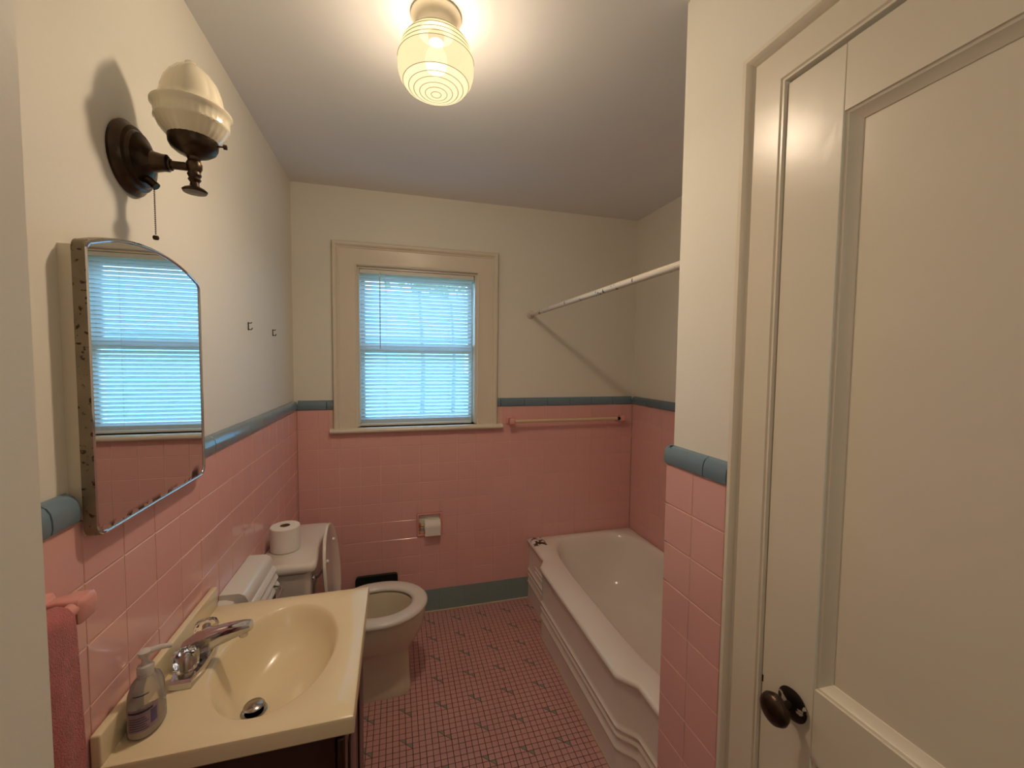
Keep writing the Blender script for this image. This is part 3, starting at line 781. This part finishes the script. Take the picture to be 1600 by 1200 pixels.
# faucet
FX, FYc = 0.066, -1.375
fa = thing('faucet', 'chrome centre-set faucet with two clear fluted knobs on the sink top', 'faucet', (FX, FYc, CZ))
bp = [(x, y) for x, y in [(FX + 0.028, FYc + 0.035), (FX + 0.020, FYc + 0.080), (FX - 0.020, FYc + 0.080), (FX - 0.028, FYc + 0.05), (FX - 0.028, FYc - 0.05), (FX - 0.020, FYc - 0.080), (FX + 0.020, FYc - 0.080), (FX + 0.028, FYc - 0.035)]]
def sc(poly, k): return [(FX + (x - FX) * k, FYc + (y - FYc) * k) for x, y in poly]
obj('base_plate', MB().rings([[(x, y, CZ + 0.0005) for x, y in bp], [(x, y, CZ + 0.014) for x, y in bp], [(x, y, CZ + 0.019) for x, y in sc(bp, 0.93)]]), 'chrome', fa, 30)
sp2 = []
for (x, z_, hw2, hh) in ((FX - 0.024, CZ + 0.016, 0.016, 0.006), (FX - 0.022, CZ + 0.038, 0.020, 0.020), (FX + 0.004, CZ + 0.049, 0.021, 0.025), (FX + 0.035, CZ + 0.060, 0.019, 0.022), (FX + 0.070, CZ + 0.069, 0.017, 0.018), (FX + 0.100, CZ + 0.075, 0.015, 0.014), (FX + 0.113, CZ + 0.077, 0.013, 0.010)):
    sp2.append([(x + 0.25 * hh * math.sin(2 * PI * k / 16) * -1, FYc + hw2 * math.copysign(abs(math.cos(2 * PI * k / 16)) ** 0.7, math.cos(2 * PI * k / 16)), z_ + hh * math.copysign(abs(math.sin(2 * PI * k / 16)) ** 0.8, math.sin(2 * PI * k / 16))) for k in range(16)])
obj('spout', MB().rings(sp2), 'chrome', fa, 50)
obj('aerator', MB().lathe([(0.0, 0.0), (0.009, 0.0), (0.010, 0.003), (0.010, 0.014)], (FX + 0.096, FYc, CZ + 0.052), 16), 'chrome', fa, 50)
for s_ in (-1, 1):
    cy = FYc + s_ * 0.053
    k_ = obj('faucet_knob', MB().lathe([(0.014, 0.0), (0.021, 0.003), (0.024, 0.010), (0.025, 0.034), (0.022, 0.041), (0.012, 0.044), (0.0, 0.043)], (FX, cy, CZ + 0.027), 64, 'z',
                                       flute=lambda a, h: 1 + (0.040 * abs(math.sin(6 * a)) - 0.02 if 0.006 < h < 0.042 else 0)), 'acrylic', fa, 50, label='clear fluted acrylic knob')
    obj('knob_stem', MB().lathe([(0.016, -0.010), (0.014, 0.0), (0.008, 0.002), (0.008, 0.028), (0.005, 0.031), (0.0, 0.032)], (FX, cy, CZ + 0.026), 20), 'dull_chrome', k_, 50)

# soap bottle
bc = (0.048, -1.540, CZ + 0.0005)
so = thing('soap_bottle', 'clear plastic pump soap bottle with a lavender label by the faucet', 'soap bottle', bc)
def oval(k, z): return superel(bc[0], bc[1], 0.026 * k, 0.039 * k, 2.2, 32, bc[2] + z)
obj('bottle', MB().rings([oval(0.90, 0.0), oval(0.99, 0.004), oval(1.0, 0.012), oval(0.97, 0.055), oval(0.92, 0.078), oval(0.75, 0.094), oval(0.48, 0.103), oval(0.38, 0.106), oval(0.38, 0.112)], cap1=False), 'bottle', so, 60)
obj('liquid_soap', MB().rings([oval(0.87, 0.002), oval(0.95, 0.006), oval(0.955, 0.020), oval(0.953, 0.022)]), 'soap', so, 60)
def patch(a0, a1, z0, z1, k, name, m_, par, lab=None):
    rs_ = []
    for z_ in (z0, (z0 + z1) / 2, z1):
        rs_.append([(bc[0] + 0.026 * k * math.copysign(abs(math.cos(t)) ** (2 / 2.2), math.cos(t)), bc[1] + 0.039 * k * math.copysign(abs(math.sin(t)) ** (2 / 2.2), math.sin(t)), bc[2] + z_) for t in [R(a0 + (a1 - a0) * q / 14) for q in range(15)]])
    vs_ = [p for r_ in rs_ for p in r_]
    return obj(name, MB().add(vs_, [(i * 15 + j, i * 15 + j + 1, (i + 1) * 15 + j + 1, (i + 1) * 15 + j) for i in range(2) for j in range(14)]), m_, par, 60, label=lab)
lb = patch(-118, -18, 0.018, 0.062, 1.010, 'bottle_label', 'label', so)
patch(-44, -24, 0.026, 0.052, 1.022, 'label_patch', 'label2', lb)
for k in range(6): patch(-108, -50 - 5 * (k % 3), 0.022 + k * 0.0045, 0.0232 + k * 0.0045, 1.021, 'print_line', 'ink', lb)
patch(-112, -36, 0.054, 0.058, 1.021, 'print_line', 'ink', lb)
patch(-100, -45, 0.083, 0.085, 0.89, 'print_line', 'ink', lb)
M['pumpw'] = thin_glass('frosted_plastic', (0.95, 0.93, 0.93, 1), 0.35, 0.2)
pm = MB().lathe([(0.013, 0.104), (0.0135, 0.120), (0.012, 0.123), (0.006, 0.124), (0.0055, 0.140), (0.010, 0.141), (0.011, 0.150), (0.006, 0.153), (0, 0.153)], bc, 20)
pm.tube([(bc[0] + 0.004, bc[1] + 0.002, bc[2] + 0.147), (bc[0] + 0.022, bc[1] + 0.012, bc[2] + 0.147), (bc[0] + 0.036, bc[1] + 0.018, bc[2] + 0.143)], [0.006, 0.005, 0.004], 10)
obj('pump', pm, 'pumpw', so, 50)

# ------------------------------------------------------------------ medicine cabinet
MC0, MC1, MZ0, MZ1 = -1.612, -1.190, 1.203, 1.700
mc = thing('medicine_cabinet', 'rusty-edged mirrored medicine cabinet with an arched top on the left wall', 'cabinet', (0.0, (MC0 + MC1) / 2, MZ0))
obj('body', MB().box(XL, 0.004, MC0 + 0.004, MC1 - 0.004, ZT + 0.002, MZ1 - 0.002).box(0.0008, 0.004, MC0 + 0.006, MC1 - 0.006, MZ0 + 0.004, ZT + 0.002), 'trim', mc)
def mirror_outline(ins):
    y0, y1, z0, z1 = MC0 + ins, MC1 - ins, MZ0 + ins, MZ1 - ins
    pts = []; r = 0.022
    for (cy, cz, a0) in ((y0 + r, z0 + r, 180), (y1 - r, z0 + r, 270)):
        for k in range(6):
            a = R(a0 + 90 * k / 5); pts.append((cy + r * math.cos(a), cz + r * math.sin(a)))
    # right shoulder, arch, left shoulder
    rise = 0.058
    N = 28; r2 = 0.016; zs = z1 + 0.003
    arch = lambda y: zs + 0.040 * (1 - abs((y - (y0 + y1) / 2) / ((y1 - y0) / 2)) ** 2.2)
    for k in range(5):
        a = R(90 * k / 4); pts.append((y1 - r2 + r2 * math.cos(a), arch(y1 - r2) - r2 + r2 * math.sin(a)))
    for k in range(1, N):
        y = y1 - r2 + (y0 + 2 * r2 - y1) * k / N; pts.append((y, arch(y)))
    for k in range(5):
        a = R(90 + 90 * k / 4); pts.append((y0 + r2 + r2 * math.cos(a), arch(y0 + r2) - r2 + r2 * math.sin(a)))
    return pts
def mr(ins, x): return [(x, y, z_) for y, z_ in mirror_outline(ins)]
obj('door_frame', MB().rings([mr(0.0, 0.0045), mr(0.0, 0.020), mr(0.001, 0.0225), mr(0.0045, 0.0235), mr(0.007, 0.0215), mr(0.0071, 0.019)], cap1=False), 'rust', mc, 40)
obj('chrome_rim', MB().rings([mr(0.0012, 0.0226), mr(0.0040, 0.0245), mr(0.0068, 0.0226), mr(0.0070, 0.0200)], cap0=False, cap1=False), 'chrome', mc, 60)
obj('mirror', MB().rings([mr(0.0065, 0.0190), mr(0.0065, 0.0213)], cap0=False), 'mirror', mc)

# ------------------------------------------------------------------ sconce
SX, SY, SZ = 0.101, -1.405, 1.922
sc_ = thing('wall_sconce', 'dark brass gas-style wall sconce with a milk-glass shade above the mirror', 'wall lamp', (XL, SY, SZ))
pl = MB().lathe([(0.0, 0.0), (0.071, 0.0), (0.073, 0.006), (0.066, 0.012), (0.063, 0.019), (0.056, 0.022), (0.052, 0.028), (0.042, 0.031), (0.035, 0.036), (0.021, 0.045), (0.017, 0.062), (0.017, 0.070), (0.012, 0.073), (0, 0.074)], (XL, SY, SZ), 48, 'x')
obj('wall_plate', pl, 'brass', sc_, 30)
obj('arm', MB().tube([(XL + 0.06, SY, SZ - 0.002), (SX, SY, SZ - 0.002)], 0.0085, 14).lathe([(0.0, 0), (0.012, 0.001), (0.012, 0.006), (0, 0.007)], (XL + 0.070, SY, SZ - 0.002), 16, 'x'), 'brass', sc_, 50)
fin = MB().lathe([(0.0, -0.056), (0.021, -0.055), (0.023, -0.051), (0.019, -0.047), (0.009, -0.042), (0.008, -0.034), (0.012, -0.028), (0.010, -0.024), (0.013, -0.018), (0.011, -0.012), (0.0145, -0.004), (0.0145, 0.005), (0.011, 0.012), (0.013, 0.018), (0.030, 0.026), (0.040, 0.034), (0.044, 0.042), (0.045, 0.055), (0.0415, 0.056), (0.0415, 0.046), (0.0, 0.040)], (SX, SY, SZ), 36)
obj('shade_holder', fin, 'brass', sc_, 40)
obj('thumb_screw', MB().tube([(SX + 0.040, SY, SZ + 0.048), (SX + 0.058, SY, SZ + 0.048)], 0.0018, 8).lathe([(0, -0.001), (0.005, 0), (0.005, 0.006), (0, 0.007)], (SX + 0.056, SY, SZ + 0.048), 12, 'x'), 'brass', sc_, 50)
def flute(a, h):
    if 0.056 < h < 0.082: return 1 + 0.012 * math.cos(28 * a)
    if 0.088 < h < 0.108: return 1 + 0.010 * math.cos(36 * a)
    if h > 0.122 and h < 0.205: return 1 + 0.055 * (abs(math.cos(2.5 * a)) - 0.6)
    return 1
sh = MB().lathe([(0.036, 0.046), (0.040, 0.050), (0.048, 0.058), (0.058, 0.070), (0.0635, 0.082), (0.0665, 0.085), (0.0655, 0.089), (0.0655, 0.098), (0.0675, 0.108), (0.0715, 0.112), (0.0715, 0.116), (0.064, 0.120), (0.057, 0.124), (0.0555, 0.135), (0.053, 0.150), (0.047, 0.168), (0.038, 0.184), (0.027, 0.197), (0.016, 0.205), (0.012, 0.209), (0.010, 0.213), (0.0, 0.215)], (SX, SY, SZ), 112, flute=flute)
obj('glass_shade', sh, 'milk', sc_, 60)
ch = MB()
cz = SZ - 0.055; kx = XL + 0.046
for k in range(24):
    ch.lathe([(0.0, -0.0020), (0.0021, 0.0), (0.0, 0.0020)], (kx, SY - 0.005, cz - k * 0.0041), 6)
obj('pull_chain', ch, 'brass', sc_, kind='stuff')
obj('chain_pull', MB().lathe([(0, 0), (0.0045, 0.001), (0.006, 0.005), (0.0045, 0.009), (0, 0.010)], (kx, SY - 0.005, cz - 24 * 0.0041 - 0.009), 12), 'brass', sc_, 50)
obj('socket_switch', MB().tube([(kx - 0.012, SY - 0.003, SZ - 0.038), (kx + 0.004, SY - 0.004, SZ - 0.052)], 0.008, 12), 'brass', sc_, 50)

# ------------------------------------------------------------------ ceiling light
cl = thing('ceiling_light', 'lit ribbed opal-glass ceiling light on a cream canopy', 'ceiling light', (LAMP.x, LAMP.y, H))
obj('canopy', MB().lathe([(0.0, 0.0), (0.066, 0.0), (0.068, -0.006), (0.060, -0.010), (0.050, -0.018), (0.046, -0.030), (0.046, -0.044), (0.040, -0.045), (0.0, -0.0455)], (LAMP.x, LAMP.y, H), 40), 'trim', cl, 40)
obj('bulb_socket', MB().lathe([(0.0475, -0.0435), (0.0475, -0.048), (0.022, -0.050), (0.020, -0.070), (0.0, -0.071)], (LAMP.x, LAMP.y, H), 28), 'dark_socket', cl, 40)
M['bulb'] = lit_glass('lit_bulb', (1.0, 0.86, 0.55, 1), 3.0, 0.80)
obj('bulb', MB().lathe([(0.014, -0.072), (0.018, -0.084), (0.028, -0.105), (0.030, -0.122), (0.026, -0.140), (0.014, -0.151), (0.0, -0.153)], (LAMP.x, LAMP.y, H), 28), 'bulb', cl, 60)
prof = [(0.043, -0.040), (0.046, -0.046), (0.062, -0.054), (0.078, -0.066), (0.088, -0.080)]
segs = []
base = (LAMP.x, LAMP.y, H)
# upper plain part
def ringband(name, pr, m_, n_=64, cap=False): return obj(name, MB().lathe(pr, base, n_, cap0=False, cap1=cap), m_, cl, 60)
ringband('shade_shoulder', prof, 'opal_top')
ribs = [(0.088, -0.080)]
z_ = -0.080
for k in range(3):
    r_ = 0.0885 + k * 0.0045
    ribs += [(r_, z_ - 0.002), (r_ + 0.0035, z_ - 0.005), (r_ + 0.0035, z_ - 0.009), (r_ + 0.001, z_ - 0.0125)]
    z_ -= 0.0135
ribs.append((0.1015, z_))
ringband('ribbed_band', ribs, 'opal_rib')
ringband('painted_band', [(0.1015, z_), (0.1030, z_ - 0.012), (0.1020, z_ - 0.030), (0.0965, z_ - 0.048), (0.0880, z_ - 0.060)], 'opal_band')
zb_ = z_ - 0.060; bt = [(0.0880, zb_)]
rr = 0.086; zz = zb_ - 0.003
for r_, dz in ((0.084, 0.005), (0.078, 0.009), (0.073, 0.0095), (0.071, 0.013), (0.064, 0.0155), (0.059, 0.0155), (0.057, 0.0185), (0.049, 0.0205), (0.044, 0.0205), (0.042, 0.0225), (0.034, 0.024), (0.029, 0.0235), (0.027, 0.0255), (0.018, 0.026), (0.013, 0.0255), (0.011, 0.027), (0.001, 0.027)):
    bt.append((r_, zb_ - dz))
ringband('glass_bottom', bt, 'opal_bottom', cap=True)
ln = MB()
for r_, dz in ((0.0885, -0.001), (0.0735, 0.0098), (0.0600, 0.0160), (0.0445, 0.0210), (0.0295, 0.0240), (0.0135, 0.026)):
    ln.lathe([(r_ + 0.0012, zb_ - dz), (r_ + 0.0006, zb_ - dz - 0.0009), (r_ - 0.0006, zb_ - dz - 0.0009), (r_ - 0.0012, zb_ - dz)], base, 48, cap0=False, cap1=False)
for zz, r_ in ((-0.0795, 0.0885), (-0.0935, 0.0935), (-0.1070, 0.0975), (-0.1205, 0.1022), (-0.062, 0.0745)):
    ln.lathe([(r_ - 0.0004, zz + 0.0009), (r_ + 0.0009, zz), (r_ - 0.0004, zz - 0.0009)], base, 64, cap0=False, cap1=False)
obj('painted_rings', ln, 'opal_line', cl, 60)

# ------------------------------------------------------------------ shower rod, towel bars, hooks
rd = thing('shower_rod', 'white painted shower curtain rod over the tub, paint chipping', 'curtain rod', (1.325, -0.74, 1.803))
obj('rod', MB().tube([(1.325, YB - 0.004, 1.803), (1.318, YA - 0.01, 1.800)], 0.0128, 20), 'rod', rd, 60)
fl = MB().lathe([(0.0, 0.0), (0.026, -0.0), (0.027, -0.004), (0.020, -0.010), (0.016, -0.016)], (1.325, YB, 1.803), 24, 'y')
obj('end_flange', fl, 'rod', rd, 40)
obj('end_flange', MB().lathe([(0.0, 0.0), (0.026, 0.0), (0.027, 0.004), (0.020, 0.010), (0.016, 0.016)], (1.318, YA - 0.012, 1.800), 24, 'y'), 'rod', rd, 40)

tb = thing('towel_bar', 'cream towel bar on pink ceramic posts above the tub end', 'towel bar', (1.57, 0.0, 1.15))
def post(x, sgn):
    mb = MB()
    def q(hx, hz, y, dx=0.0, dz=0.0): return [(x + dx + px, y, 1.150 + dz + pz) for px, pz in rrect(-hx, hx, -hz, hz, min(hx, hz) * 0.4, 4)]
    mb.rings([q(0.025, 0.025, 0.0), q(0.025, 0.025, -0.006), q(0.015, 0.017, -0.014), q(0.013, 0.016, -0.040), q(0.018, 0.020, -0.050), q(0.018, 0.020, -0.066), q(0.012, 0.014, -0.072)])
    obj('post', mb, 'pink2', tb, 40)
post(1.195, 1); post(1.942, -1)
obj('bar', MB().tube([(1.195, -0.058, 1.150), (1.942, -0.058, 1.150)], 0.0095, 14), 'barplastic', tb, 60)
obj('worn_end', MB().tube([(1.905, -0.058, 1.150), (1.925, -0.058, 1.150)], 0.0102, 14), 'hole', tb, 60)

RX, RZt = 0.050, 1.138
lt = thing('towel_rail', 'pink ceramic towel rail beside the vanity holding the rose towel', 'towel bar', (0.0, -1.85, 1.13))
for y in (-1.702, -2.02):
    def q(hy, hz, x, dz=0.0): return [(x, y + a_, RZt - 0.006 + dz + b_) for a_, b_ in rrect(-hy, hy, -hz, hz, min(hy, hz) * 0.35, 4)]
    obj('post', MB().rings([q(0.022, 0.026, 0.0, -0.006), q(0.022, 0.026, 0.006, -0.006), q(0.014, 0.018, 0.014, -0.004), q(0.014, 0.017, 0.028), q(0.020, 0.019, 0.038), q(0.020, 0.019, 0.058), q(0.014, 0.013, 0.063)]), 'pink2', lt, 40)
obj('bar', MB().tube([(RX, -1.702, RZt), (RX, -2.02, RZt)], 0.010, 14), 'pink2', lt, 60)
# towel draped over the rail
tv = MB()
ny = 26; prof_t = []
NT = 40
tw0, tw1 = -1.995, -1.748
def towel_sheet(off):
    rows = []
    for k in range(NT + 1):
        t_ = k / NT
        if t_ < 0.44: x, z_ = RX - 0.015, 0.75 + (RZt - 0.75) * t_ / 0.44; nx, nz = -1, 0
        elif t_ < 0.56:
            a = PI - PI * (t_ - 0.44) / 0.12; x, z_ = RX + 0.015 * math.cos(a), RZt + 0.015 * math.sin(a); nx, nz = math.cos(a), math.sin(a)
        else: x, z_ = RX + 0.015, RZt - (RZt - 0.70) * (t_ - 0.56) / 0.44; nx, nz = 1, 0
        row = []
        for j in range(ny + 1):
            s_ = j / ny; y = tw0 + (tw1 - tw0) * s_
            fall = max(0, RZt - z_)
            wob = 0.007 * math.sin(s_ * 13 + 1) * min(1, fall * 5) + 0.003 * math.sin(s_ * 31) * min(1, fall * 5)
            if nx < 0: wob *= -0.2
            row.append((x + nx * off + wob * (1 if nx >= 0 else 1), y - 0.012 * fall * (s_ - 0.5), z_ + nz * off))
        rows.append(row)
    return rows
A, B = towel_sheet(0.0), towel_sheet(0.007)
loops = [ra + rb[::-1] for ra, rb in zip(A, B)]
tag(obj('towel', MB().rings(loops), 'towel', origin=(0.06, -1.85, 0.70), smooth=60), 'dusty-rose terry towel folded over the pink rail at the left edge', 'towel')

for i, (y, z_) in enumerate([(-0.696, 1.634), (-0.372, 1.630)]):
    h_ = thing('wall_hook', ['small dark wire hook on the left wall, nearer the mirror', 'small dark wire hook on the left wall, nearer the window corner'][i], 'hook', (XL, y, z_), 'wire hooks on the left wall')
    obj('back_plate', MB().rbox(XL, XL + 0.003, y - 0.003, y + 0.003, z_ - 0.015, z_ + 0.015, 0.001, 1), 'black', h_)
    obj('prong', MB().tube([(XL + 0.002, y, z_ + 0.012), (XL + 0.010, y, z_ + 0.011), (XL + 0.013, y, z_ + 0.015)], 0.0018, 8), 'black', h_)
    obj('prong', MB().tube([(XL + 0.002, y, z_ - 0.012), (XL + 0.011, y, z_ - 0.013), (XL + 0.015, y, z_ - 0.006)], 0.0018, 8), 'black', h_)

# ------------------------------------------------------------------ recessed paper holder
hx0, hx1, hz0, hz1 = TP
ph = thing('paper_holder', 'recessed pink ceramic toilet paper holder under the window', 'paper holder', ((hx0 + hx1) / 2, 0.0, (hz0 + hz1) / 2))
def hr(i, y): return [(x, y, z_) for x, z_ in rrect(hx0 + i, hx1 - i, hz0 + i, hz1 - i, 0.006, 3)]
obj('recess', MB().rings([hr(0.001, 0.010), hr(0.001, -0.006), hr(0.005, -0.009), hr(0.011, -0.007), hr(0.014, 0.0), hr(0.020, 0.055), hr(0.024, 0.060)], cap0=False), 'pink2', ph, 50)
obj('spindle_post', MB().lathe([(0.010, 0), (0.010, 0.006), (0.006, 0.010)], (hx0 + 0.014, -0.012, 0.548), 14, 'x').lathe([(0.010, 0), (0.010, 0.006), (0.006, 0.010)], (hx0 + 0.014, -0.014, 0.522), 14, 'x'), 'gold', ph, 50)
obj('spindle', MB().tube([(hx0 + 0.016, -0.012, 0.540), (hx1 - 0.016, -0.012, 0.540)], 0.006, 10), 'gold', ph, 50)
c0 = (0.6655 + 0.010, -0.012, 0.535)
tr2 = thing('toilet_roll', 'half-used toilet roll in the recessed pink holder', 'toilet paper', (0.72, -0.012, 0.54))
a, c_ = MB(), MB()
a.lathe([(0.018, 0.092), (0.036, 0.092), (0.037, 0.090), (0.037, 0.002), (0.036, 0), (0.018, 0)], c0, 32, 'x', cap0=False, cap1=False)
a.box(c0[0] + 0.001, c0[0] + 0.091, -0.0505, -0.0495, 0.488, 0.536)
c_.lathe([(0.018, 0.091), (0.018, 0.001)], c0, 20, 'x', cap0=False, cap1=False)
obj('paper', a, 'paper', tr2, 40); obj('core', c_, 'card', tr2, 60)
